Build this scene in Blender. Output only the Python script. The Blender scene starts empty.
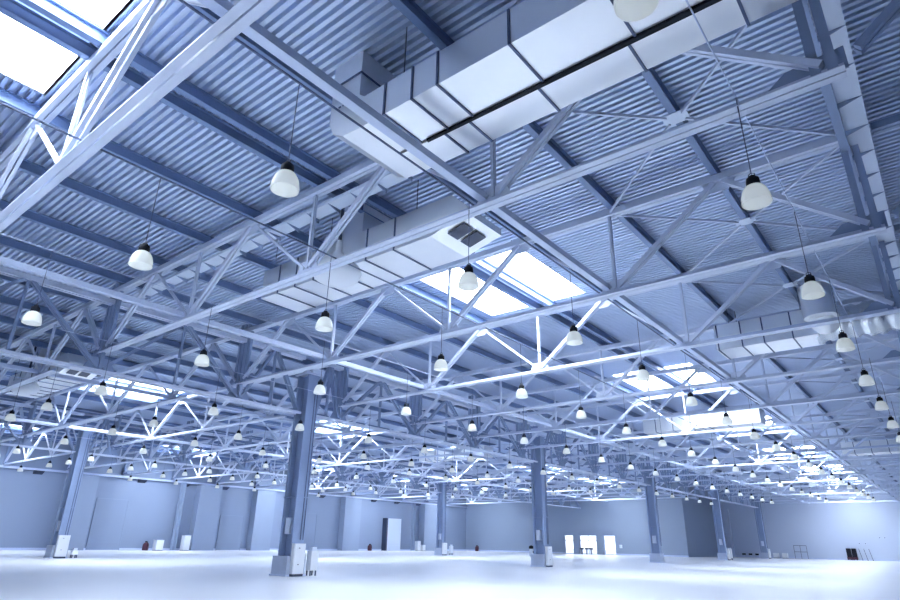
import bpy, math, random
from mathutils import Vector, Matrix
random.seed(7)
S = bpy.context.scene
COL = S.collection

# ------------------------------------------------------------------ camera
CAM = Vector((0.0, 0.0, 1.55))
YAW, PITCH, ROLL, FPX = math.radians(-38.95), math.radians(21.93), math.radians(1.07), 600.0
fw = Vector((math.sin(YAW)*math.cos(PITCH), math.cos(YAW)*math.cos(PITCH), math.sin(PITCH)))
r0 = Vector((math.cos(YAW), -math.sin(YAW), 0)); u0 = r0.cross(fw)
RT = r0*math.cos(ROLL) + u0*math.sin(ROLL); UP = u0*math.cos(ROLL) - r0*math.sin(ROLL)
cd = bpy.data.cameras.new('camera'); cam = bpy.data.objects.new('camera', cd); COL.objects.link(cam)
cd.sensor_width = 36.0; cd.lens = 36.0*FPX/900.0; cd.clip_end = 500
m = Matrix((RT, UP, -fw)).transposed().to_4x4(); m.translation = CAM
cam.matrix_world = m; S.camera = cam

def seen(p, margin=12):
    d = Vector(p) - CAM; z = d.dot(fw)
    if z < 0.3: return False
    x = 450 + FPX*d.dot(RT)/z; y = 300 - FPX*d.dot(UP)/z
    return -margin < x < 900+margin and -margin < y < 600+margin
def depth(p): return (Vector(p)-CAM).dot(fw)

# ------------------------------------------------------------------ materials
def mat(name, col, rough=.5, metal=0.0, noise=0.0, scale=4.0, bump=0.0, emit=None, stretch=(1,1,1), rnoise=0.0, spec=None):
    M = bpy.data.materials.new(name); M.use_nodes = True
    nt = M.node_tree; b = nt.nodes['Principled BSDF']
    b.inputs['Base Color'].default_value = (*col, 1); b.inputs['Roughness'].default_value = rough
    b.inputs['Metallic'].default_value = metal
    if spec is not None: b.inputs['Specular IOR Level'].default_value = spec
    if noise or bump or rnoise:
        tc = nt.nodes.new('ShaderNodeTexCoord'); mp = nt.nodes.new('ShaderNodeMapping'); mp.inputs['Scale'].default_value = stretch
        nz = nt.nodes.new('ShaderNodeTexNoise'); nz.inputs['Scale'].default_value = scale; nz.inputs['Detail'].default_value = 4
        nt.links.new(tc.outputs['Object'], mp.inputs['Vector']); nt.links.new(mp.outputs['Vector'], nz.inputs['Vector'])
        if noise:
            cr = nt.nodes.new('ShaderNodeMix'); cr.data_type = 'RGBA'
            cr.inputs[6].default_value = (*[c*(1-noise) for c in col], 1)
            cr.inputs[7].default_value = (*[min(1, c*(1+noise)) for c in col], 1)
            nt.links.new(nz.outputs['Fac'], cr.inputs[0]); nt.links.new(cr.outputs[2], b.inputs['Base Color'])
        if rnoise:
            mr = nt.nodes.new('ShaderNodeMapRange'); mr.inputs[1].default_value = .3; mr.inputs[2].default_value = .7
            mr.inputs[3].default_value = max(0, rough-rnoise); mr.inputs[4].default_value = rough+rnoise
            nt.links.new(nz.outputs['Fac'], mr.inputs[0]); nt.links.new(mr.outputs[0], b.inputs['Roughness'])
        if bump:
            bp = nt.nodes.new('ShaderNodeBump'); bp.inputs['Strength'].default_value = bump
            nt.links.new(nz.outputs['Fac'], bp.inputs['Height']); nt.links.new(bp.outputs['Normal'], b.inputs['Normal'])
    if emit:
        b.inputs['Emission Color'].default_value = (*emit[0], 1); b.inputs['Emission Strength'].default_value = emit[1]
    return M

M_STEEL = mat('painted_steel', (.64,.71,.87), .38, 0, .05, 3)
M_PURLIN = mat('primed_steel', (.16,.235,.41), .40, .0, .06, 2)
M_TIE = mat('tie_steel', (.58,.66,.85), .40, 0, .05, 3)
M_DECK = mat('galvanised_deck', (.60,.69,.87), .36, .45, .06, .8)
M_DUCT = mat('galvanised_duct', (.93,.96,1.0), .30, .75, .06, 1.6)
M_FOIL = mat('foil_insulation', (.86,.90,.97), .22, .8, .1, 7, bump=.9)
M_DARK = mat('dark_steel', (.035,.05,.10), .5)
M_BLACK = mat('black_plastic', (.010,.013,.022), .6, spec=.15)
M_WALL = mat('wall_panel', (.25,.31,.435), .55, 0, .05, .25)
M_WALLF = mat('far_wall_panel_lit', (.54,.61,.76), .55, 0, .04, .25)  # wall paint lightened to stand in for brighter light on the far wall
M_GIRDER = mat('girder_steel', (.27,.345,.52), .42, 0, .05, 2)
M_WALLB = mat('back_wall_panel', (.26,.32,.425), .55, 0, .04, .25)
M_PIL = mat('pilaster_paint', (.28,.345,.475), .55, 0, .04, .6)
M_FLOOR = mat('epoxy_floor', (.88,.91,.96), .27, 0, .03, .12, stretch=(1,3,1))
M_WHITE = mat('white_enamel', (.86,.90,.96), .35)
M_CONC = mat('painted_concrete', (.46,.53,.68), .6, 0, .1, 3)
M_STRIP = mat('white_sheet_steel', (.70,.78,.92), .4)
M_COLUMN = mat('column_steel', (.27,.35,.53), .40, 0, .05, 2)
M_RED = mat('dark_red_paint', (.06,.012,.035), .5)
M_PANE = mat('daylit_opal_pane', (.9,.95,1), .5, emit=((.85,.92,1.0), 28.0))
M_SEAM = mat('seam_steel', (.08,.11,.20), .5)
M_BELL = bpy.data.materials.new('opal_acrylic'); M_BELL.use_nodes = True
nt = M_BELL.node_tree; nt.nodes.clear()
_o = nt.nodes.new('ShaderNodeOutputMaterial'); _d = nt.nodes.new('ShaderNodeBsdfPrincipled'); _t = nt.nodes.new('ShaderNodeBsdfTranslucent'); _x = nt.nodes.new('ShaderNodeMixShader')
_d.inputs['Base Color'].default_value = (.95,.97,.95,1); _d.inputs['Roughness'].default_value = .2; _d.inputs['Emission Color'].default_value = (.97,1,.98,1); _d.inputs['Emission Strength'].default_value = .22; _t.inputs[0].default_value = (.95,.97,.95,1); _x.inputs[0].default_value = .6
nt.links.new(_d.outputs[0], _x.inputs[1]); nt.links.new(_t.outputs[0], _x.inputs[2]); nt.links.new(_x.outputs[0], _o.inputs[0])
M_GLASS = bpy.data.materials.new('clear_glass'); M_GLASS.use_nodes = True
nt = M_GLASS.node_tree; nt.nodes.clear()
_o = nt.nodes.new('ShaderNodeOutputMaterial'); _t = nt.nodes.new('ShaderNodeBsdfTransparent'); _g = nt.nodes.new('ShaderNodeBsdfGlossy')
_x = nt.nodes.new('ShaderNodeMixShader'); _g.inputs['Roughness'].default_value = .02; _x.inputs[0].default_value = .08
nt.links.new(_t.outputs[0], _x.inputs[1]); nt.links.new(_g.outputs[0], _x.inputs[2]); nt.links.new(_x.outputs[0], _o.inputs[0])

W = bpy.data.worlds.new('world'); S.world = W; W.use_nodes = True
wb = W.node_tree.nodes['Background']; wb.inputs[0].default_value = (.86,.92,1,1); wb.inputs[1].default_value = 2.4

# ------------------------------------------------------------------ mesh builder
class MB:
    def __init__(s): s.v = []; s.f = []; s.sm = []
    def add(s, vs, fs, smooth=False):
        o = len(s.v); s.v += [tuple(v) for v in vs]
        for f in fs: s.f.append([i+o for i in f]); s.sm.append(smooth)
        return s
    def box(s, x0, x1, y0, y1, z0, z1):
        return s.add([(x,y,z) for z in (z0,z1) for y in (y0,y1) for x in (x0,x1)],
                     [(0,2,3,1),(4,5,7,6),(0,1,5,4),(2,6,7,3),(0,4,6,2),(1,3,7,5)])
    def bar(s, p, q, w, h, side=(0,1,0), off=0.0):
        """rectangular bar p->q; w along 'side', h across; off shifts along side"""
        p, q = Vector(p), Vector(q); d = (q-p).normalized(); a = Vector(side); a = (a - d*a.dot(d)).normalized(); b = d.cross(a)
        vs = []
        for c in (p, q):
            for i, j in ((-1,-1),(1,-1),(1,1),(-1,1)): vs.append(c + a*(off + i*w/2) + b*(j*h/2))
        return s.add(vs, [(0,1,2,3),(7,6,5,4),(0,4,5,1),(1,5,6,2),(2,6,7,3),(3,7,4,0)])
    def twin(s, p, q, w, h, gap, side=(0,1,0)):
        k = (w-gap)/2
        s.bar(p, q, k, h, side, -(gap+k)/2); return s.bar(p, q, k, h, side, (gap+k)/2)
    def prism(s, prof, p, q, ax, ay):
        """closed 2-D profile (list of (a,b)) swept from p to q"""
        p, q, ax, ay = Vector(p), Vector(q), Vector(ax), Vector(ay); n = len(prof)
        vs = [c + ax*a + ay*b for c in (p, q) for a, b in prof]
        fs = [(i, (i+1) % n, n+(i+1) % n, n+i) for i in range(n)] + [tuple(range(n-1,-1,-1)), tuple(range(n, 2*n))]
        return s.add(vs, fs)
    def tube(s, pts, r, n=8, cap=True):
        pts = [Vector(p) for p in pts]; rings = []
        for i, p in enumerate(pts):
            d = (pts[min(i+1, len(pts)-1)] - pts[max(i-1, 0)]).normalized()
            a = d.orthogonal().normalized() if i == 0 else (A - d*A.dot(d)).normalized()
            A = a; b = d.cross(a); rr = r[i] if isinstance(r, (list, tuple)) else r
            rings.append([p + (a*math.cos(t*2*math.pi/n) + b*math.sin(t*2*math.pi/n))*rr for t in range(n)])
        vs = [v for R in rings for v in R]; fs = []
        for i in range(len(pts)-1):
            for t in range(n): fs.append((i*n+t, i*n+(t+1) % n, (i+1)*n+(t+1) % n, (i+1)*n+t))
        s.add(vs, fs, True)
        if cap: s.add(rings[0], [tuple(range(n-1,-1,-1))]); s.add(rings[-1], [tuple(range(n))])
        return s
    def lathe(s, prof, n=24, c=(0,0,0)):
        c = Vector(c); vs = [c + Vector((r*math.cos(t*2*math.pi/n), r*math.sin(t*2*math.pi/n), z)) for r, z in prof for t in range(n)]
        fs = [(i*n+t, i*n+(t+1) % n, (i+1)*n+(t+1) % n, (i+1)*n+t) for i in range(len(prof)-1) for t in range(n)]
        return s.add(vs, fs, True)
    def poly(s, pts, thick, nrm):
        """flat plate through pts, thickness centred"""
        nrm = Vector(nrm)*thick/2; n = len(pts)
        vs = [Vector(p)-nrm for p in pts] + [Vector(p)+nrm for p in pts]
        return s.add(vs, [tuple(range(n-1,-1,-1)), tuple(range(n,2*n))] + [(i,(i+1) % n,n+(i+1) % n,n+i) for i in range(n)])
    def mesh(s, name, mt):
        me = bpy.data.meshes.new(name); me.from_pydata(s.v, [], s.f); me.polygons.foreach_set('use_smooth', s.sm)
        me.materials.append(mt); me.update()
        import bmesh
        bm = bmesh.new(); bm.from_mesh(me); bmesh.ops.recalc_face_normals(bm, faces=bm.faces); bm.to_mesh(me); bm.free()
        return me

def link(name, me, parent=None, loc=(0,0,0)):
    o = bpy.data.objects.new(name, me); COL.objects.link(o); o.location = loc
    if parent: o.parent = parent
    return o
def build(mb, name, mt, parent=None, loc=(0,0,0)): return link(name, mb.mesh(name, mt), parent, loc)
def tag(o, label=None, cat=None, group=None, kind=None):
    if label: o['label'] = label
    if cat: o['category'] = cat
    if group: o['group'] = group
    if kind: o['kind'] = kind
    return o
def thing(name, loc, label, cat, group=None):
    return tag(link(name, None, None, loc), label, cat, group)
def clone(root, loc, label=None, group=None):
    r = root.copy(); COL.objects.link(r); r.location = loc
    if label: r['label'] = label
    if group: r['group'] = group
    for ch in list(root.children):
        c = ch.copy(); COL.objects.link(c); c.parent = r
        for g in list(ch.children):
            d = g.copy(); COL.objects.link(d); d.parent = c
    return r
def structure(mb, name, mt): return tag(build(mb, name, mt), kind='structure')
ORD = ['zeroth','nearest','second','third','fourth','fifth','sixth','seventh','eighth','ninth','tenth','eleventh','twelfth','thirteenth',
       'fourteenth','fifteenth','sixteenth','seventeenth','eighteenth','nineteenth','twentieth','twenty-first','twenty-second','twenty-third','twenty-fourth','twenty-fifth']

# ------------------------------------------------------------------ grid of the hall (metres)
X1, X2, X3 = -24.2, -50.5, -75.0              # column rows, left wall
TY = [2.9 + 5.98*i for i in range(19)]        # secondary trusses
CY = [18.7 + 22.3*i for i in range(4)] + [107.0]
CY2 = [18.7, 38.8, 61.6, 84.5]
ZB = 8.0                                      # underside of secondary bottom chords
ZT = 10.45                                    # underside of top chords
ZP = 10.65                                    # underside of purlins
ZD = 10.97                                    # underside of the deck
YB, YF = 99.0, 116.0                          # back wall, recessed back wall
SKYX = [(-14.35,-9.8), (-44.6,-39.9), (-69.8,-65.2)]
SKYY = [(-2.8+18.1*k, 2.7+18.1*k) for k in range(7)]

# ------------------------------------------------------------------ setting
structure(MB().box(-80, 13, -14, 117, -.3, 0), 'floor', M_FLOOR)
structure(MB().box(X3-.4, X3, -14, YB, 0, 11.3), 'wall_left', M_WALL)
w = MB(); dx0, dx1, dz = -53.75, -44.5, 2.95
w.box(X3-.4, dx0, YB, YB+.4, 0, 11.3); w.box(dx1, -33, YB, YB+.4, 0, 11.3); w.box(dx0, dx1, YB, YB+.4, dz, 11.3)
w.box(-52.0,-50.9, YB-.25, YB+.4, 0, dz); w.box(-47.75,-46.5, YB-.25, YB+.4, 0, dz)
w.box(-33.4,-33, YB+.4, YF+.4, 0, 11.3)
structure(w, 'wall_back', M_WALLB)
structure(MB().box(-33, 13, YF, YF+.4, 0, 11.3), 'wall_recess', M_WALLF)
structure(MB().box(13, 13.4, -14, YF+.4, 0, 11.3), 'wall_right_added', M_WALL)  # unseen wall, added to block outside light and keep the right bay dark
structure(MB().box(X3-.4, 13.4, -14.4, -14, 0, 11.3), 'wall_front_added', M_WALL)  # unseen wall behind the camera, added to shut out sky light
g = MB().box(-140, 60, YB+.5+12, 200, -.32, -.05); structure(g, 'ground_outside', M_CONC)

# corrugated roof deck: real trapezoid ribs running along X, cut out at the skylights
PER = .185
def deck(mb, xa, xb, ya, yb):
    prof = []; n = max(1, round((yb-ya)/PER)); p = (yb-ya)/n
    for i in range(n):
        y = ya+i*p
        prof += [(y, 0), (y+.47*p, 0), (y+.51*p, .15), (y+.96*p, .15)]
    prof.append((yb, 0)); k = len(prof)
    vs = [(xa, y, ZD+z) for y, z in prof] + [(xb, y, ZD+z) for y, z in prof]
    mb.add(vs, [(i, i+1, k+i+1, k+i) for i in range(k-1)])
d = MB(); y = -14.0
for a, b in SKYY:
    deck(d, X3, 13, y, a)
    xs = [X3] + [v for s in (reversed(SKYX) if b < YB else SKYX[:1]) for v in s] + [13]
    for i in range(0, len(xs), 2): deck(d, xs[i], xs[i+1], a, b)
    y = b
deck(d, X3, 13, y, YF+.4)
deckmesh = d
me = bpy.data.meshes.new('ceiling'); me.from_pydata(d.v, [], d.f); me.materials.append(M_DECK)
tag(link('ceiling', me), kind='structure')
structure(MB().box(X3-.4, 13.4, -14.4, -13.9, ZD+.17, ZD+.32), 'trim_1', M_WALL)

# skylights
BAYN = ['right-hand aisle', 'middle aisle', 'side-wall aisle']
for bi, (xa, xb) in enumerate(SKYX):
    k = 0
    for (ya, yb) in SKYY:
        if bi and yb > YB: continue
        if not any(seen((x, yy, ZD), 30) for x in (xa, xb) for yy in (ya, yb)): continue
        k += 1
        t = thing('skylight', ((xa+xb)/2, (ya+yb)/2, ZD+.12), f'glaring white daylit roof skylight, {ORD[k]} from the camera over the {BAYN[bi]}', 'skylight', 'roof skylights')
        hx, hy = (xb-xa)/2, (yb-ya)/2
        f = MB(); f.box(-hx-.06, -hx, -hy-.06, hy+.06, -.12, .35); f.box(hx, hx+.06, -hy-.06, hy+.06, -.12, .35)
        f.box(-hx, hx, -hy-.06, -hy, -.12, .35); f.box(-hx, hx, hy, hy+.06, -.12, .35)
        build(f, 'curb_frame', M_STRIP, t)
        build(MB().box(-hx, .05, -hy, hy, .22, .26), 'pane', M_PANE, t)
        build(MB().box(.79, hx, -hy, hy, .22, .26), 'pane', M_PANE, t)
        build(MB().box(.05, .79, -hy, hy, -.08, .26), 'centre_panel', M_DECK, t)

# ------------------------------------------------------------------ secondary roof trusses (span along X)
def angles(p, q, w, h, gap):
    """two steel angles back to back: horizontal legs at the bottom, upright legs at the gap"""
    m = MB()
    for s_ in (-1, 1): m.prism([(s_*gap/2,0),(s_*w/2,0),(s_*w/2,.016),(s_*(gap/2+.016),.016),(s_*(gap/2+.016),h),(s_*gap/2,h)], p, q, (0,1,0), (0,0,1))
    return m
def truss_parts(low, top, lowchord, ends):
    """local frame: x relative to the right-hand row, z relative to ZB"""
    P = []
    zt = ZT-ZB; zc = .06
    P.append(('bottom_chord', angles((lowchord[0],0,0), (lowchord[1],0,0), .31, .14, .03), M_STEEL))
    P.append(('top_chord', MB().twin((low[0]+.1,0,zt+.09), (low[-1]-.3,0,zt+.09), .26, .18, .03), M_STEEL))
    for i, tx in enumerate(top):
        a, b = low[i], low[i+1]
        first, last = i == 0, i == len(top)-1
        wa = .19 if first else .10
        P.append(('diagonal_brace', MB().twin((a-.12,0,.22), (tx+.1,0,zt), wa if not first else .2, .12 if first else .07, .03), M_STEEL))
        P.append(('diagonal_brace', MB().twin((b+.12,0,.22), (tx-.1,0,zt), .19, .12, .035), M_STEEL))
        P.append(('gusset_plate', MB().poly([(tx-.45,0,zt+.02),(tx+.45,0,zt+.02),(tx+.2,0,zt-.28),(tx-.2,0,zt-.28)], .02, (0,1,0)), M_STEEL))
    for i, lx in enumerate(low):
        if 0 < i < len(low)-1:
            P.append(('vertical_post', MB().twin((lx,0,.18), (lx,0,zt), .10, .08, .02), M_STEEL))
            P.append(('gusset_plate', MB().poly([(lx-.42,0,.16),(lx+.42,0,.16),(lx+.3,0,.42),(lx-.3,0,.42)], .02, (0,1,0)), M_STEEL))
        else:
            s = -1 if i == 0 else 1
            P.append(('end_post', MB().twin((lx+s*.10,0,.08), (lx+s*.10,0,ZD-ZB-.05), .36, .11, .08, (1,0,0)), M_COLUMN))
            P.append(('gusset_plate', MB().poly([(lx-s*.2,.07,.1),(lx+s*1.0,.07,.1),(lx+s*.6,.07,.42),(lx-s*.2,.07,.5)], .03, (0,1,0)), M_COLUMN))
    return P
def make_truss(low, top, lowchord, loc, label, group):
    t = thing('roof_truss', loc, label, 'truss', group)
    for n, mb, mt in truss_parts(low, top, lowchord, None): build(mb, n, mt, t)
    return t
BAYS = [dict(x=0, low=[0,-6.07,-12.05,-18.0,-24.0], top=[-3.0,-9.06,-15.0,-21.0], ch=(.15,-24.25), n=0),
        dict(x=X1, low=[-.2,-6.1,-13.15,-20.2,-26.1], top=[-2.9,-9.6,-16.7,-23.2], ch=(-4.6,-26.3), n=1),
        dict(x=X2, low=[-.2,-6.1,-12.25,-18.4,-24.4], top=[-3.0,-9.1,-15.3,-21.4], ch=(-.1,-24.45), n=2)]
for B in BAYS:
    proto = None; k = 0
    for y in TY:
        if y > (YF if B['n'] == 0 else YB)-.5: continue
        if not any(seen((B['x']+f*B['low'][-1], y, z), 20) for f in (0,.1,.25,.4,.5,.6,.75,.9,1) for z in (ZB, ZT)): continue
        k += 1
        lab = f'pale steel roof truss, {ORD[k]} from the camera across the {BAYN[B["n"]]}'
        grp = f'roof trusses across the {BAYN[B["n"]]}'
        if proto is None: proto = make_truss(B['low'], B['top'], B['ch'], (B['x'], y, ZB), lab, grp)
        else: clone(proto, (B['x'], y, ZB), lab, grp)

# trusses that carry on beyond the right-hand row
proto = None; k = 0
for y in TY[1:6]:
    k += 1; lab = f'dark steel roof truss beyond the gutter strip, {ORD[k]} from the camera'; H = ZT-ZB
    if proto is None:
        proto = t = thing('roof_truss', (0, y, ZB), lab, 'truss', 'roof trusses beyond the gutter strip')
        build(MB().twin((.35,0,.28),(2.95,0,H), .2, .12, .03), 'diagonal_brace', M_COLUMN, t); build(MB().twin((3.15,0,H),(6.0,0,.2), .2, .12, .03), 'diagonal_brace', M_COLUMN, t)
        build(MB().twin((.4,0,H+.09),(12.8,0,H+.09), .26, .18, .03), 'top_chord', M_COLUMN, t); build(MB().twin((5.4,0,.06),(12.9,0,.06), .3, .11, .035), 'bottom_chord', M_COLUMN, t)
        build(MB().twin((6.2,0,.2),(9.0,0,H), .2, .12, .03), 'diagonal_brace', M_COLUMN, t)
    else: clone(proto, (0, y, ZB), lab)

# ------------------------------------------------------------------ purlins (run along Y on the trusses)
def purlin_mb(y0, y1):
    b, h, t = .085, .30, .014
    return MB().prism([(-b,0),(b,0),(b,t),(t/2,t),(t/2,h-t),(b,h-t),(b,h),(-b,h),(-b,h-t),(-t/2,h-t),(-t/2,t),(-b,t)], (0,y0,0), (0,y1,0), (1,0,0), (0,0,1))
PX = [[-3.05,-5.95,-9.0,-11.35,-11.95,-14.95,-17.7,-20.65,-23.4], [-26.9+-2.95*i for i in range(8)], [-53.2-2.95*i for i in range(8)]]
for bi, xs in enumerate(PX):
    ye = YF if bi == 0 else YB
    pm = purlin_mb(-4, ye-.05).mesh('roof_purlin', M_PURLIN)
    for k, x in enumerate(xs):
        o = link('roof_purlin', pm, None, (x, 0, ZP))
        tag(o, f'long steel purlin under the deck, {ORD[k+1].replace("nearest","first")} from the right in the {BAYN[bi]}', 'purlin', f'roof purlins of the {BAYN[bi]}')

# bottom-chord ties along Y, lying on the truss chords
for x, ye, ys, lab in ((-6.33, YF-.1, -2, 'long pale steel tie beam on the truss chords, under the big near duct'),
                   (-18.35, YF-.1, 1.5, 'long bright steel tie beam on the truss chords, beside the nearest column row'),
                   (-30.7, YB-.1, 4, 'long pale steel tie beam in the middle aisle, on its column side near the first row'),
                   (-45.25, YB-.1, 6, 'long pale steel tie beam in the middle aisle, toward the second column row')):
    pr = [(-.09,0),(.09,0),(.09,.16),(.07,.16),(.07,.02),(-.07,.02),(-.07,.16),(-.09,.16)]
    o = build(MB().prism(pr, (0,ys,0), (0,ye,0), (1,0,0), (0,0,1)), 'tie_beam', M_TIE, None, (x, 0, ZB+.18)); tag(o, lab, 'beam', 'bottom ties')
# beam along the side wall with small dark corbels below
o = build(MB().twin((0,8,0),(0,YB-.1,0), .3, .2, .06, (1,0,0)), 'wall_beam', M_TIE, None, (X3+.3, 0, ZB-.15)); tag(o, 'long double steel beam along the top of the panelled side wall', 'beam')
cm = MB().prism([(0,0),(.5,0),(.5,-.08),(0,-.35)], (0,-.45,0), (0,.45,0), (1,0,0), (0,0,1)).mesh('wall_corbel', M_DARK); k = 0
for i in range(14):
    y = 24.1+5.5*i
    if y > 92: break
    k += 1; o = link('wall_corbel', cm, None, (X3, y, ZB-.27)); tag(o, f'dark wedge-shaped corbel under the side-wall beam, {ORD[k]} from the camera', 'bracket', 'side wall corbels')

# ------------------------------------------------------------------ roof-plane cross braces near the right-hand row
def make_cross(loc, label):
    t = thing('cross_brace', loc, label, 'brace', 'roof cross braces')
    build(MB().box(-.28,.28,-.2,.2,-.02,.0), 'centre_plate', M_STRIP, t)
    for sx in (-1,1):
        for sy in (-1,1): build(MB().bar((sx*.18,sy*.12,-.03), (sx*2.95,sy*2.9,-.10), .07, .05, (0,0,1)), 'brace_rod', M_STEEL, t)
    return t
proto = None
for i in range(len(TY)-1):
    loc = (-3.05, (TY[i]+TY[i+1])/2, ZP-.005); lab = f'thin X-shaped roof brace with a small square plate, {ORD[i+1]} from the camera'
    if proto is None: proto = make_cross(loc, lab)
    else: clone(proto, loc, lab)

# ------------------------------------------------------------------ white gutter strips with triangular brackets
def gutter(name, a, b, wdir, label, n, gaps=()):
    a, b = Vector(a), Vector(b); L = (b-a).length; d = (b-a)/L; wd = Vector(wdir)
    t = thing(name, a, label, 'gutter', None)
    tm = MB()
    segs = []; s0 = 0
    for g0, g1 in gaps: segs.append((s0, g0)); s0 = g1
    segs.append((s0, L))
    pr = [(-.22,0),(.22,0),(.22,.1),(.20,.1),(.20,.02),(-.20,.02),(-.20,.1),(-.22,.1)]
    tm.prism(pr, (0,0,0), d*L, wd, (0,0,1))
    build(tm, 'gutter_channel', M_STRIP, t)
    fm = MB().poly([wd*-.24+Vector((0,0,-.005)), wd*.22+Vector((0,0,-.005)), wd*-.24+Vector((0,0,-.14))], .025, d).mesh('bracket', M_COLUMN)
    for i in range(n):
        o = link('bracket', fm, t, d*(L*(i+.5)/n))
    return t
gutter('roof_gutter', (-.0+.14, 3.2, 10.25), (.14, YF-.3, 10.25), (1,0,0), 'long pale gutter strip with triangular brackets above the right-hand truss ends', 98)
gutter('roof_gutter', (-8.6, TY[1]+.45, 10.22), (-23.2, TY[1]+.45, 10.22), (0,-1,0), 'short white gutter strip with triangular brackets beside the second truss', 16)
o = build(MB().bar((0,-2,0),(0,YF-.1,0), .18, .3, (1,0,0)), 'eaves_beam', M_COLUMN, None, (-.18, 0, 10.3)); tag(o, 'long dark steel beam above the truss ends, beside the pale gutter strip', 'beam')

# ------------------------------------------------------------------ columns
def hprof(lx, ly, t):
    a, b = lx/2, ly/2
    return [(-a,-b),(-a+t,-b),(-a+t,-t/2),(a-t,-t/2),(a-t,-b),(a,-b),(a,b),(a-t,b),(a-t,t/2),(-a+t,t/2),(-a+t,b),(-a,b)]
def make_column(loc, label, group, h=9.2):
    t = thing('steel_column', loc, label, 'column', group)
    build(MB().prism(hprof(.90,.68,.13), (0,0,.8), (0,0,h), (1,0,0), (0,1,0)), 'shaft', M_COLUMN, t)
    pl = build(MB().box(-.58,.50,-.52,.52,.06,.82), 'plinth', M_CONC, t); build(MB().box(-.64,.54,-.57,.57,0,.07), 'base_slab', M_TIE, t)
    build(MB().box(-.2,.12,-.30,-.05,1.75,2.45), 'junction_box', M_STRIP, t)
    for yy in (.10,.25): build(MB().tube([(.48,yy,1.5),(.48,yy,h-.6)], .018, 6), 'conduit_pipe', M_SEAM, t)
    cl = MB(); cl.bar((-.5,0,3.35),(.5,0,3.35), .72, .05, (0,1,0)); build(cl, 'clamp_band', M_COLUMN, t)
    hd = MB().box(-.55,.55,-.45,.45,h,h+.06); build(hd, 'head_plate', M_TIE, t)
    return t
def column_label(row, k): return f'grey steel column on a pale plinth, {ORD[k]} from the camera in the {row} row'
proto = None; k = 0
for y in CY:
    k += 1
    lab = column_label('nearer', k)
    if proto is None: proto = make_column((X1, y, 0), lab, 'columns of the nearer row')
    else: clone(proto, (X1, y, 0), lab, 'columns of the nearer row')
k = 0
for y in CY2:
    k += 1; clone(proto, (X2, y, 0), column_label('farther', k), 'columns of the farther row')
# two slim columns beside the side wall
def slim(loc, label):
    t = thing('wall_column', loc, label, 'column', 'slim columns by the side wall')
    build(MB().prism(hprof(.5,.5,.04), (0,0,.05), (0,0,ZB-.3), (0,1,0), (1,0,0)), 'shaft', M_PIL, t); build(MB().box(-.35,.35,-.35,.35,0,.05), 'base_plate', M_TIE, t)
slim((X3+1.6, 39.6, 0), 'slim pale column before the side wall, beside small white boxes')
slim((X3+1.2, 82.4, 0), 'slim pale column before the side wall, beside the pale doorway')

# cabinets at the column feet
def cabinet(loc, sx, sy, sz, label, knobs=True, z=.1):
    t = thing('electrical_cabinet', loc, label, 'cabinet', 'white cabinets at the column feet')
    build(MB().box(-sx/2,sx/2,-sy/2,sy/2,z,sz), 'body', M_WHITE, t)
    dr = build(MB().box(sx/2,sx/2+.02,-sy/2+.03,sy/2-.03,z+.04,sz-.04), 'cabinet_door', M_WHITE, t)
    if knobs:
        for zz in (.35,.85): build(MB().lathe([(0,.03),(.035,.03),(.035,0)], 10).box(-.01,.01,-.01,.01,0,.02), 'knob', M_DARK, dr, (sx/2+.03, -.05, sz*zz))
    build(MB().box(-sx/2,sx/2,-sy/2+.02,sy/2-.02,0,z), 'cabinet_base', M_DARK, t)
def trolley(loc, label, h=1.05):
    t = thing('service_post', loc, label, 'equipment post', 'small posts beside the columns')
    build(MB().box(-.16,.16,-.2,.2,.22,h), 'housing', M_WHITE, t); build(MB().box(-.10,.10,-.13,.13,h,h+.16), 'top_box', M_STRIP, t)
    for sx in (-1,1):
        for sy in (-1,1): build(MB().tube([(sx*.12,sy*.15,0),(sx*.12,sy*.15,.22)], .035, 8), 'leg', M_DARK, t)
for i, y in enumerate(CY[:2]+CY[3:]):
    cabinet((X1+.66, y-.08, 0), .2, .62, 1.35, f'white electrical cabinet on a near-row column foot, {ORD[i+1]} from the camera')
cabinet((X2+.66, CY2[0], 0), .2, .75, 1.5, 'white electrical cabinet at the foot of the farther-row column nearest the camera')
cabinet((X2+.66, CY2[2]-.1, 0), .2, .75, 1.4, 'white electrical cabinet at the farther-row column before the wall corner')
trolley((X1+.55, CY[0]+.85, 0), 'small white post on dark feet beside the nearest column')
trolley((X1+.55, CY[3]+1.2, 0), 'small white post beside the fourth column of the nearer row', 1.3)
trolley((X2+.75, CY2[2]+1.1, 0), 'small white post beside the farther-row column before the wall corner')
trolley((X2+.55, CY2[0]+.95, 0), 'small white post beside the farther-row column nearest the camera', .5)
t = thing('wall_phone', (X1-.66, CY[1]-.3, 1.0), 'small round-topped device on the edge of the second near-row column', 'device')
build(MB().lathe([(0,-.38),(.13,-.36),(.15,-.1),(.13,.1),(.08,.18)], 14), 'body', M_STRIP, t); build(MB().lathe([(.08,.16),(.17,.2),(.18,.3),(.1,.38),(0,.4)], 14), 'cap', M_BLACK, t)
build(MB().box(0,.25,-.03,.03,-.1,.0), 'bracket', M_DARK, t)

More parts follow.
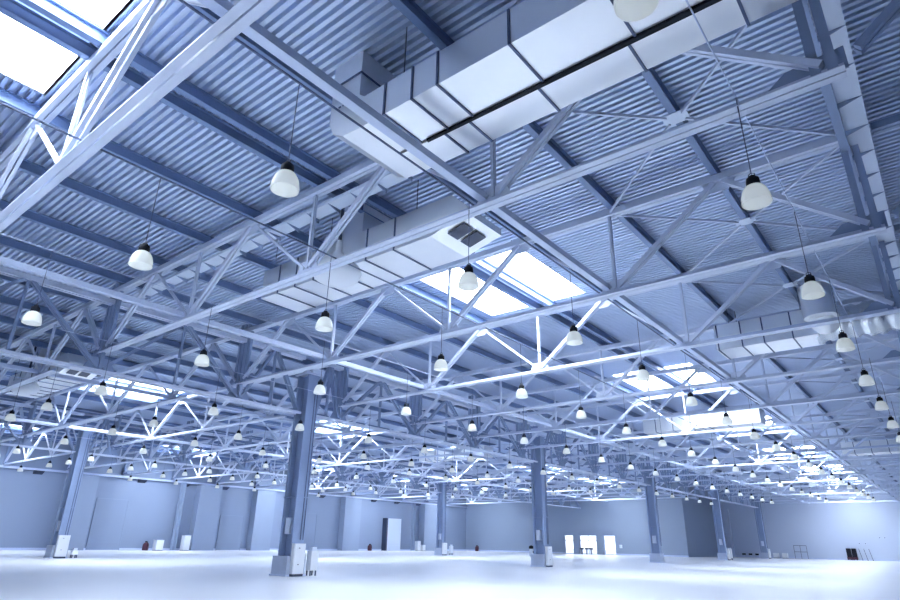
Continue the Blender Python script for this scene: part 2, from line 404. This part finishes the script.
# ------------------------------------------------------------------ primary trusses (span along Y between columns)
def make_primary(x, ya, yb, label, group, zl=7.2, zt=10.05):
    t = thing('primary_truss', (x, ya, zl), label, 'truss', group); H = zt-zl
    L = yb-ya
    ch = MB()
    for sx in (-1,1): ch.bar((sx*.2,0,.06),(sx*.2,L,.06), .12, .10, (1,0,0))
    build(ch, 'bottom_chord', M_STEEL, t)
    bt = MB().box(-.15,.15,-.22,.22,.02,.04).mesh('batten_plate', M_STEEL)
    n = int(L/1.5)
    for i in range(n): link('batten_plate', bt, t, (0, L*(i+.5)/n, 0))
    build(MB().twin((0,0,H),(0,L,H), .34, .18, .1, (1,0,0)), 'top_chord', M_STEEL, t)
    low = [y-ya for y in TY if ya+.9 < y < yb-.9]
    pts = [0]+low+[L]
    for i, a in enumerate(pts):
        if 0 < i < len(pts)-1:
            build(MB().twin((0,a,.16),(0,a,H+.4), .30, .12, .08, (1,0,0)), 'hanger_post', M_GIRDER, t)
            build(MB().poly([(0,a-.6,.1),(0,a+.6,.1),(0,a+.35,.6),(0,a-.35,.6)], .03, (1,0,0)), 'gusset_plate', M_COLUMN, t)
        if i < len(pts)-1:
            b = pts[i+1]; mid = (a+b)/2
            build(MB().twin((0,a+.1,.2),(0,mid-.05,H), .28, .11, .10, (1,0,0)), 'diagonal_brace', M_GIRDER, t)
            build(MB().twin((0,b-.1,.2),(0,mid+.05,H), .28, .11, .10, (1,0,0)), 'diagonal_brace', M_GIRDER, t)
            build(MB().twin((0,mid,.2),(0,mid,H), .12, .09, .03, (1,0,0)), 'vertical_post', M_GIRDER, t)
    return t
for x, row in ((X1,'nearer'), (X2,'farther')):
    ys = [-2.0]+CY if x == X1 else [6.0]+CY2+[YB+.3]
    for i in range(len(ys)-1):
        make_primary(x, ys[i]+.45 if i else ys[i], ys[i+1]-.45, f'deep steel girder along the {row} column row, {ORD[i+1]} span from the camera', f'girders of the {row} column row')

# ------------------------------------------------------------------ pendant lamps
bell = MB().lathe([(.085,.085),(.13,.06),(.168,0),(.192,-.07),(.203,-.14),(.208,-.20),(.204,-.215),(.196,-.20),(.185,-.08),(.15,.03),(.09,.07)], 28).mesh('bell_shade', M_BELL)
capm = MB().lathe([(0,.25),(.05,.25),(.055,.215),(.09,.205),(.098,.15),(.098,.10),(.085,.08),(.02,.078)], 16).mesh('lamp_cap', M_BLACK)
cordm = MB().tube([(0,0,.24),(0,0,1.72)], .008, 5).mesh('cord', M_SEAM)
hookm = MB().tube([(.05,0,.21),(.04,0,.29),(0,0,.31),(-.04,0,.29),(-.05,0,.21)], .008, 5).mesh('hook', M_DARK)
def make_lamp(loc, label, group):
    t = thing('pendant_lamp', loc, label, 'lamp', group)
    link('bell_shade', bell, t); link('lamp_cap', capm, t); link('cord', cordm, t); link('hook', hookm, t)
    return t
ZL = 6.45
LX = [(-1.3,'first'),(-6.6,'second'),(-10.95,'third'),(-16.4,'fourth'),(-23.1,'fifth'),(-28.1,'sixth'),(-32.3,'seventh'),(-38.2,'eighth'),(-45.6,'ninth'),(-49.3,'tenth'),
      (-52.9,'eleventh'),(-58.9,'twelfth')]
proto = None; spots = []
for ci, (x, cn) in enumerate(LX):
    k = 0
    for j in range(23):
        y = 4.3+4.44*j
        if y > (80 if x > -25 else 62 if x > -50 else 50): continue
        if not seen((x, y, ZL), 14): continue
        k += 1; spots.append((depth((x,y,ZL)), x, y, ci, cn, k))
spots.sort()
for n_, (dp, x, y, ci, cn, k) in enumerate(spots[:296]):
    lab = f'pendant lamp with black cap, {ORD[k]} from the camera in the {cn} row from the right'
    if proto is None: proto = make_lamp((x, y, ZL), lab, 'pendant lamps')
    else: clone(proto, (x, y, ZL), lab, 'pendant lamps')
# conduits the lamps hang from
for x, cn in LX:
    ye = 82 if x > -25 else 64 if x > -50 else 52
    ys = 1.0 if x > -20 else 7.0
    o = build(MB().tube([(0,ys,0),(0,ye-.2,0)], .02 if cn in ('second','third') else .013, 6), 'lamp_conduit', M_SEAM if cn in ('second','third') else M_TIE, None, (x, 0, ZL+1.74)); tag(o, f'thin dark conduit carrying the {cn} row of pendant lamps from the right', 'conduit', 'lamp conduits')

# ------------------------------------------------------------------ air ducts
def seam(x, y0, y1, z0, z1):
    """one flange collar round three sides of a duct"""
    return MB().prism([(y0-.025,z1),(y0-.025,z0-.025),(y1+.025,z0-.025),(y1+.025,z1),(y1,z1),(y1,z0),(y0,z0),(y0,z1)], (x-.022,0,0), (x+.022,0,0), (0,1,0), (0,0,1))
def hanger(x, y0, y1, z): return [MB().tube([(x,y,z),(x,y,ZD)], .012, 6) for y in (y0, y1)]
def duct_a():
    t = thing('air_duct', (-3, 7.2, 8.95), 'large twin galvanised duct hung close to the roof, nearest the camera', 'duct')
    def loc(m): return m
    o = Vector((-3, 7.2, 8.95))
    def B(mb, n, mt, par=t):
        mb.v = [tuple(Vector(v)-o) for v in mb.v]; return build(mb, n, mt, par)
    B(MB().box(-7.35, 4.5, 6.28, 7.32, 8.95, 9.68), 'duct_body', M_DUCT)
    B(MB().box(-7.35, 4.5, 7.40, 8.15, 8.95, 9.68), 'duct_body', M_DUCT)
    B(MB().prism([(-6.6,7.33),(4.5,7.33),(4.5,7.46),(-6.6,7.39)], (0,0,8.90), (0,0,9.5), (1,0,0), (0,1,0)), 'dark_gap_bar', M_BLACK)  # black wedge put in to stand for the dark gap between the ducts
    for x in (-6.75,-6.05,-5.45,-3.95,-2.3,-.7,.9,2.5):
        B(seam(x, 6.28, 7.32, 8.95, 9.68), 'flange_joint', M_SEAM); B(seam(x-.15, 7.40, 8.15, 8.95, 9.68), 'flange_joint', M_SEAM)
    for x in (-6.4,-3.2,0,3.2):
        for m in hanger(x, 6.4, 8.0, 9.68): B(m, 'hanger_rod', M_SEAM)
    # elbow and riser to the roof
    el = MB().prism([(-7.35,8.95),(-7.35,9.68),(-7.5,9.8),(-7.5,10.95),(-8.35,10.95),(-8.35,9.45),(-8.2,9.15),(-7.9,8.98)], (0,6.28,0), (0,8.15,0), (1,0,0), (0,0,1))
    B(el, 'riser_elbow', M_DUCT)
    B(MB().box(-8.37,-7.48,6.26,8.17,10.35,10.39), 'flange_joint', M_SEAM)
    for k in range(5): B(MB().box(-8.1+.12*k,-8.04+.12*k,6.262,6.28,9.75,9.78), 'rivet_strip', M_SEAM)
duct_a()
def duct_b(dx, label):
    o = Vector((-12+dx, 11.3, 8.95)); t = thing('air_duct', o, label, 'duct')
    def B(mb, n, mt): mb.v = [tuple(Vector(v)+Vector((dx,0,0))-o) for v in mb.v]; return build(mb, n, mt, t)
    B(MB().box(-16.6,-9.2,10.5,12.05,8.95,9.95), 'duct_body', M_DUCT)
    for x in (-15.7,-14.8,-13.9,-12.9,-11.6,-10.5): B(seam(x, 10.5, 12.05, 8.95, 9.95), 'flange_joint', M_SEAM)
    for x in (-16.2,-13.4,-9.8):
        for m in hanger(x, 10.6, 11.95, 9.95): B(m, 'hanger_rod', M_SEAM)
    B(MB().prism([(-9.2,8.95),(-8.0,9.25),(-8.0,9.45),(-8.5,9.95),(-9.2,9.95)], (0,10.5,0), (0,12.05,0), (1,0,0), (0,0,1)), 'end_hood', M_DUCT)
    B(MB().box(-12.9,-11.9,10.55,11.9,9.95,10.95), 'riser', M_DUCT)
    dirv = Vector((1.2,0,.3)).normalized(); base = Vector((-8.9,0,8.985))
    for i, yy in enumerate((10.95, 11.5)):
        m = MB(); a = base+dirv*.1; b = base+dirv*.65
        m.bar((a.x,yy,a.z),(b.x,yy,b.z), .42, .03, (0,1,0)); B(m, 'vent_grille', M_DARK)
    B(MB().box(-9.6,-9.25,12.05,12.55,9.3,9.34), 'duct_flap', M_DARK)
    return t
duct_b(0, 'galvanised air duct with roof riser and dark vents, behind the second truss')
duct_b(-24.4, 'galvanised air duct with roof riser in the middle aisle, behind its truss')
def diffuser(x, label):
    t = thing('air_diffuser', (x, 9.95, 8.55), label, 'diffuser', 'white air diffusers')
    build(MB().lathe([(.08,.95),(.10,.62),(.22,.45),(.45,.28),(.62,.12),(.70,-.05),(.62,-.22),(.42,-.34),(.2,-.39),(0,-.40)], 28), 'diffuser_cone', M_WHITE, t)
    build(MB().tube([(0,0,.95),(0,0,2.35)], .05, 8), 'hanger_tube', M_DARK, t)
diffuser(-12.15, 'bulging white cone-shaped diffuser beneath the duct behind the second truss')
diffuser(-36.0, 'bulging white cone-shaped diffuser beneath the duct of the middle aisle')
# third duct with foil-wrapped end
o3 = Vector((-4, 25.9, 8.95)); t = thing('air_duct', o3, 'galvanised air duct with a foil-wrapped end near the right-hand truss ends', 'duct')
def B3(mb, n, mt): mb.v = [tuple(Vector(v)-o3) for v in mb.v]; return build(mb, n, mt, t)
B3(MB().box(-6.2,-2.6,25.0,26.55,8.95,10.0), 'duct_body', M_DUCT)
for x in (-6.1,-5.2,-4.4,-3.4): B3(seam(x, 25.0, 26.55, 8.95, 10.0), 'flange_joint', M_SEAM)
for x in (-5.6,-3.0):
    for m in hanger(x, 25.1, 26.45, 10.0): B3(m, 'hanger_rod', M_SEAM)
pts, rr = [], []
for i in range(60):
    pts.append((-2.7+.12*i, 25.75, 9.45)); rr.append(.62+.05*math.sin(i*1.9)+.035*math.sin(i*.83+1))
B3(MB().tube(pts, rr, 20), 'foil_tube', M_FOIL)
B3(MB().tube([(-2.3,24.2,9.3),(-2.3,24.2,10.5)], .55, 20), 'riser_pipe', M_DUCT)
B3(MB().tube([(-2.3,24.2,9.6),(-2.3,25.2,9.4)], .5, 20), 'elbow_pipe', M_DUCT)
# more ducts farther down the hall
for x0, x1, y, lab in ((-6.5, 2.5, 62.0, 'galvanised air duct far down the right-hand aisle'), (-16.2,-8.5,43.0,'galvanised air duct midway down the right-hand aisle'), (-41,-33,47.0,'galvanised air duct midway down the middle aisle')):
    t = thing('air_duct', ((x0+x1)/2, y, 8.95), lab, 'duct'); h = (x1-x0)/2
    build(MB().box(-h,h,-.75,.75,0,1.0), 'duct_body', M_DUCT, t); 
    for i in range(int((2*h-1)/1.2)): build(seam(-h+.9+1.2*i, -.75,.75,0,1.0), 'flange_joint', M_SEAM, t)
    for xx in (-h+.4, h-.4):
        for yy in (-.7,.7): build(MB().tube([(xx,yy,1.0),(xx,yy,ZD-8.95)], .012, 6), 'hanger_rod', M_SEAM, t)

# ------------------------------------------------------------------ side wall: pilasters, doors, small things
n = 0
for y0, y1, dp in ((26.9,29.9,1.1),(42.2,45.2,1.1),(50.6,53.6,1.1),(66.6,70.0,1.1),(85.2,88.6,1.3)):
    n += 1; structure(MB().box(X3, X3+dp, y0, y1, 0, ZB-.35), f'trim_{n+1}', M_PIL)
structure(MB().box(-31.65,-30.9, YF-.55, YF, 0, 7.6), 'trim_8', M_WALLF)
structure(MB().box(X3, X3+.05, -10, YB, 0, .22), 'baseboard_left', M_TIE)
bb = MB().box(X3, dx0, YB-.05, YB, 0, .22); bb.box(dx1, -33, YB-.05, YB, 0, .22); structure(bb, 'baseboard_back', M_TIE)
structure(MB().box(-33, 13, YF-.05, YF, 0, .22), 'baseboard_recess', M_TIE)
def wall_door(nm, y0, y1, h):
    t = tag(link(nm, None, None, (X3, (y0+y1)/2, 0)), kind='structure'); hy = (y1-y0)/2
    build(MB().box(.0,.06,-hy,hy,.05,h), 'door_leaf', M_WALL, t)
    f = MB(); f.box(0,.1,-hy-.06,-hy,0,h+.06); f.box(0,.1,hy,hy+.06,0,h+.06); f.box(0,.1,-hy,hy,h,h+.06); build(f, 'door_frame', M_PIL, t)
wall_door('door_1', 30.6, 34.05, 5.35); wall_door('door_2', 46.2, 49.6, 4.2); wall_door('door_3', 57.5, 62.0, 5.0)
t = tag(link('door_4', None, None, (X3, 78, 0)), kind='structure')
build(MB().box(.0,.9,-1.9,-1.55,0,5.0), 'door_jamb', M_DARK, t); build(MB().box(.0,.3,-1.5,2.3,0,5.0), 'door_leaf', M_STRIP, t)

# glazed entrance
t = tag(link('door_5', None, None, (dx0, YB+.1, 0)), kind='structure')
fr = MB()
for a, b, mids in ((dx0,-52.0,[]),(-50.9,-47.75,[-49.3]),(-46.5,dx1,[])):
    for xx in [a+.05, b-.05]+mids: fr.box(xx-.05-dx0, xx+.05-dx0, -.06, .06, 0, dz)
    for zz in (.05, 2.1, dz-.05): fr.box(a-dx0, b-dx0, -.05, .05, zz-.05, zz+.05)
build(fr, 'door_frame', M_TIE, t)
for a, b in ((dx0,-52.0),(-50.9,-49.3),(-49.3,-47.75),(-46.5,dx1)): build(MB().box(a-dx0+.1,b-dx0-.05,-.01,.01,.1,dz-.1), 'glass_pane', M_GLASS, t)
for i, (x, lab) in enumerate(((-49.75,'first'),(-48.9,'second'),(-48.1,'third'))):
    t = thing('turnstile_post', (x, YB-1.6, 0), f'small grey post with a dark head before the glass doors, {lab} from the left', 'post', 'posts before the glass doors')
    build(MB().tube([(0,0,0),(0,0,.75)], .13, 12), 'post_body', M_PIL, t); build(MB().box(-.24,.3,-.2,.2,.75,1.0), 'post_head', M_DARK, t)
t = thing('wall_switch_box', (-43.6, YB-.08, 1.3), 'small white box on the wall beside the glass doors', 'switch box')
build(MB().box(-.2,.2,-.08,.08,-.25,.25), 'case', M_WHITE, t); build(MB().box(-.14,.14,-.1,-.08,-.18,.18), 'cover', M_STRIP, t)

# boxes and bits along the walls
def crate(loc, s, label, group='small white boxes along the walls', mt=None):
    t = thing('storage_box', loc, label, 'box', group); a, h = s
    build(MB().box(-a,a,-a,a,.06,h), 'box_body', mt or M_WHITE, t); build(MB().box(-a-.02,a+.02,-a-.02,a+.02,h,h+.05), 'lid', M_STRIP, t)
    build(MB().box(-a,a,-a,a,0,.06), 'box_foot', M_DARK, t)
crate((X3+1.3, 37.9, 0), (.42,1.1), 'small white box on the wall side of the first slim column')
crate((X3+1.7, 41.0, 0), (.38,1.65), 'taller white box between the first slim column and a pilaster')
crate((X3+1.3, 83.6, 0), (.35,1.5), 'small white box beside the slim column by the doorway')
crate((X3+1.3, 84.9, 0), (.35,.9), 'low white box in front of the broad pilaster')
crate((-24.4, YF-.7, 0), (.38,.72), 'small white box, first in line from the farthest column')
crate((-23.1, YF-.7, 0), (.38,.74), 'small white box, second in line from the farthest column')
def extinguisher(loc, label):
    t = thing('fire_extinguisher', loc, label, 'extinguisher', 'dark red wall-side extinguishers')
    build(MB().lathe([(0,0),(.3,0),(.34,.1),(.34,.62),(.24,.8),(.1,.86),(0,.86)], 16), 'tank', M_RED, t); build(MB().box(-.12,.12,-.08,.08,.86,1.0), 'valve', M_BLACK, t)
    build(MB().tube([(.1,0,.93),(.35,0,.85),(.4,0,.4)], .03, 6), 'hose', M_BLACK, t)
extinguisher((X3+1.0, 36.6, 0), 'dark red extinguisher on the floor beside the small white box')
extinguisher((X3+.9, 72.6, 0), 'dark red extinguisher on the floor midway along the side wall')
extinguisher((-71.8, YB-.8, 0), 'dark red extinguisher near the back corner of the hall')
for i, x in enumerate((-29.3,-28.3,-27.3)):
    t = thing('floor_valve', (x, YF-.6, 0), f'small dark valve on the floor by the recessed wall, {("first","second","third")[i]} before the farthest column', 'valve', 'small dark floor valves')
    build(MB().tube([(0,0,0),(0,0,.35)], .07, 8), 'stem', M_TIE, t); build(MB().box(-.26,.26,-.1,.1,.35,.6), 'valve_head', M_BLACK, t)
t = thing('wire_rack', (-20.8, YF-.5, 0), 'thin empty metal frame rack standing against the far right wall', 'rack')
for sx in (-.9,0,.9):
    build(MB().tube([(sx,0,0),(sx,0,1.95)], .035, 6), 'upright', M_SEAM, t)
for zz in (1.0,1.93): build(MB().tube([(-.9,0,zz),(.9,0,zz)], .035, 6), 'crossbar', M_SEAM, t)
for i, x in enumerate((-14.25,-13.55)):
    t = thing('folded_cart', (x, YF-.6, 0), f'dark upright cart with red base against the far right wall, {("nearer the wire rack","nearer the leaning rods")[i]}', 'cart', 'dark carts at the far wall')
    build(MB().box(-.3,.3,-.2,.2,.42,1.62), 'cart_body', M_BLACK, t); build(MB().box(-.33,.33,-.25,.25,.14,.42), 'cart_base', M_RED, t)
    for sx in (-1,1): build(MB().tube([(sx*.22,-.2,.08),(sx*.22,.2,.08)], .08, 10), 'wheel', M_DARK, t)
    build(MB().tube([(-.24,-.22,1.55),(-.24,-.3,1.66),(.24,-.3,1.66),(.24,-.22,1.55)], .02, 6), 'handle', M_SEAM, t)
for i, x in enumerate((-12.8,-12.15,-11.5)):
    t = thing('leaning_rod', (x, YF-.35, 0), f'thin dark rod leaning on the far right wall, {("first","second","third")[i]} beside the dark carts', 'rod', 'rods leaning on the far wall')
    build(MB().tube([(.15,-.2,.02),(-.15,.25,1.62)], .04, 6), 'rod_shaft', M_SEAM, t); build(MB().tube([(.15,-.2,.0),(.14,-.19,.1)], .06, 6), 'rod_foot', M_BLACK, t)
for x, z, lab in ((-12.7,2.35,'first small dark socket above the leaning rods'),(-11.9,2.35,'second small dark socket above the leaning rods'),(-9.95,3.2,'first of two dark sockets high on the far wall'),(-9.3,3.2,'second of two dark sockets high on the far wall')):
    t = thing('wall_socket', (x, YF-.04, z), lab, 'socket', 'wall sockets'); build(MB().box(-.13,.13,-.04,.04,-.1,.1), 'plate', M_TIE, t); build(MB().box(-.07,.07,-.06,-.04,-.05,.05), 'insert', M_DARK, t)

# ------------------------------------------------------------------ view
S.view_settings.view_transform = 'Standard'; S.view_settings.look = 'None'; S.view_settings.gamma = 1; S.view_settings.exposure = 0.15
S.view_settings.use_curve_mapping = False
S.cycles.max_bounces = 8; S.cycles.diffuse_bounces = 4; S.cycles.glossy_bounces = 4
S.cycles.use_denoising = True; S.cycles.use_adaptive_sampling = False
S.cycles.sample_clamp_indirect = 8
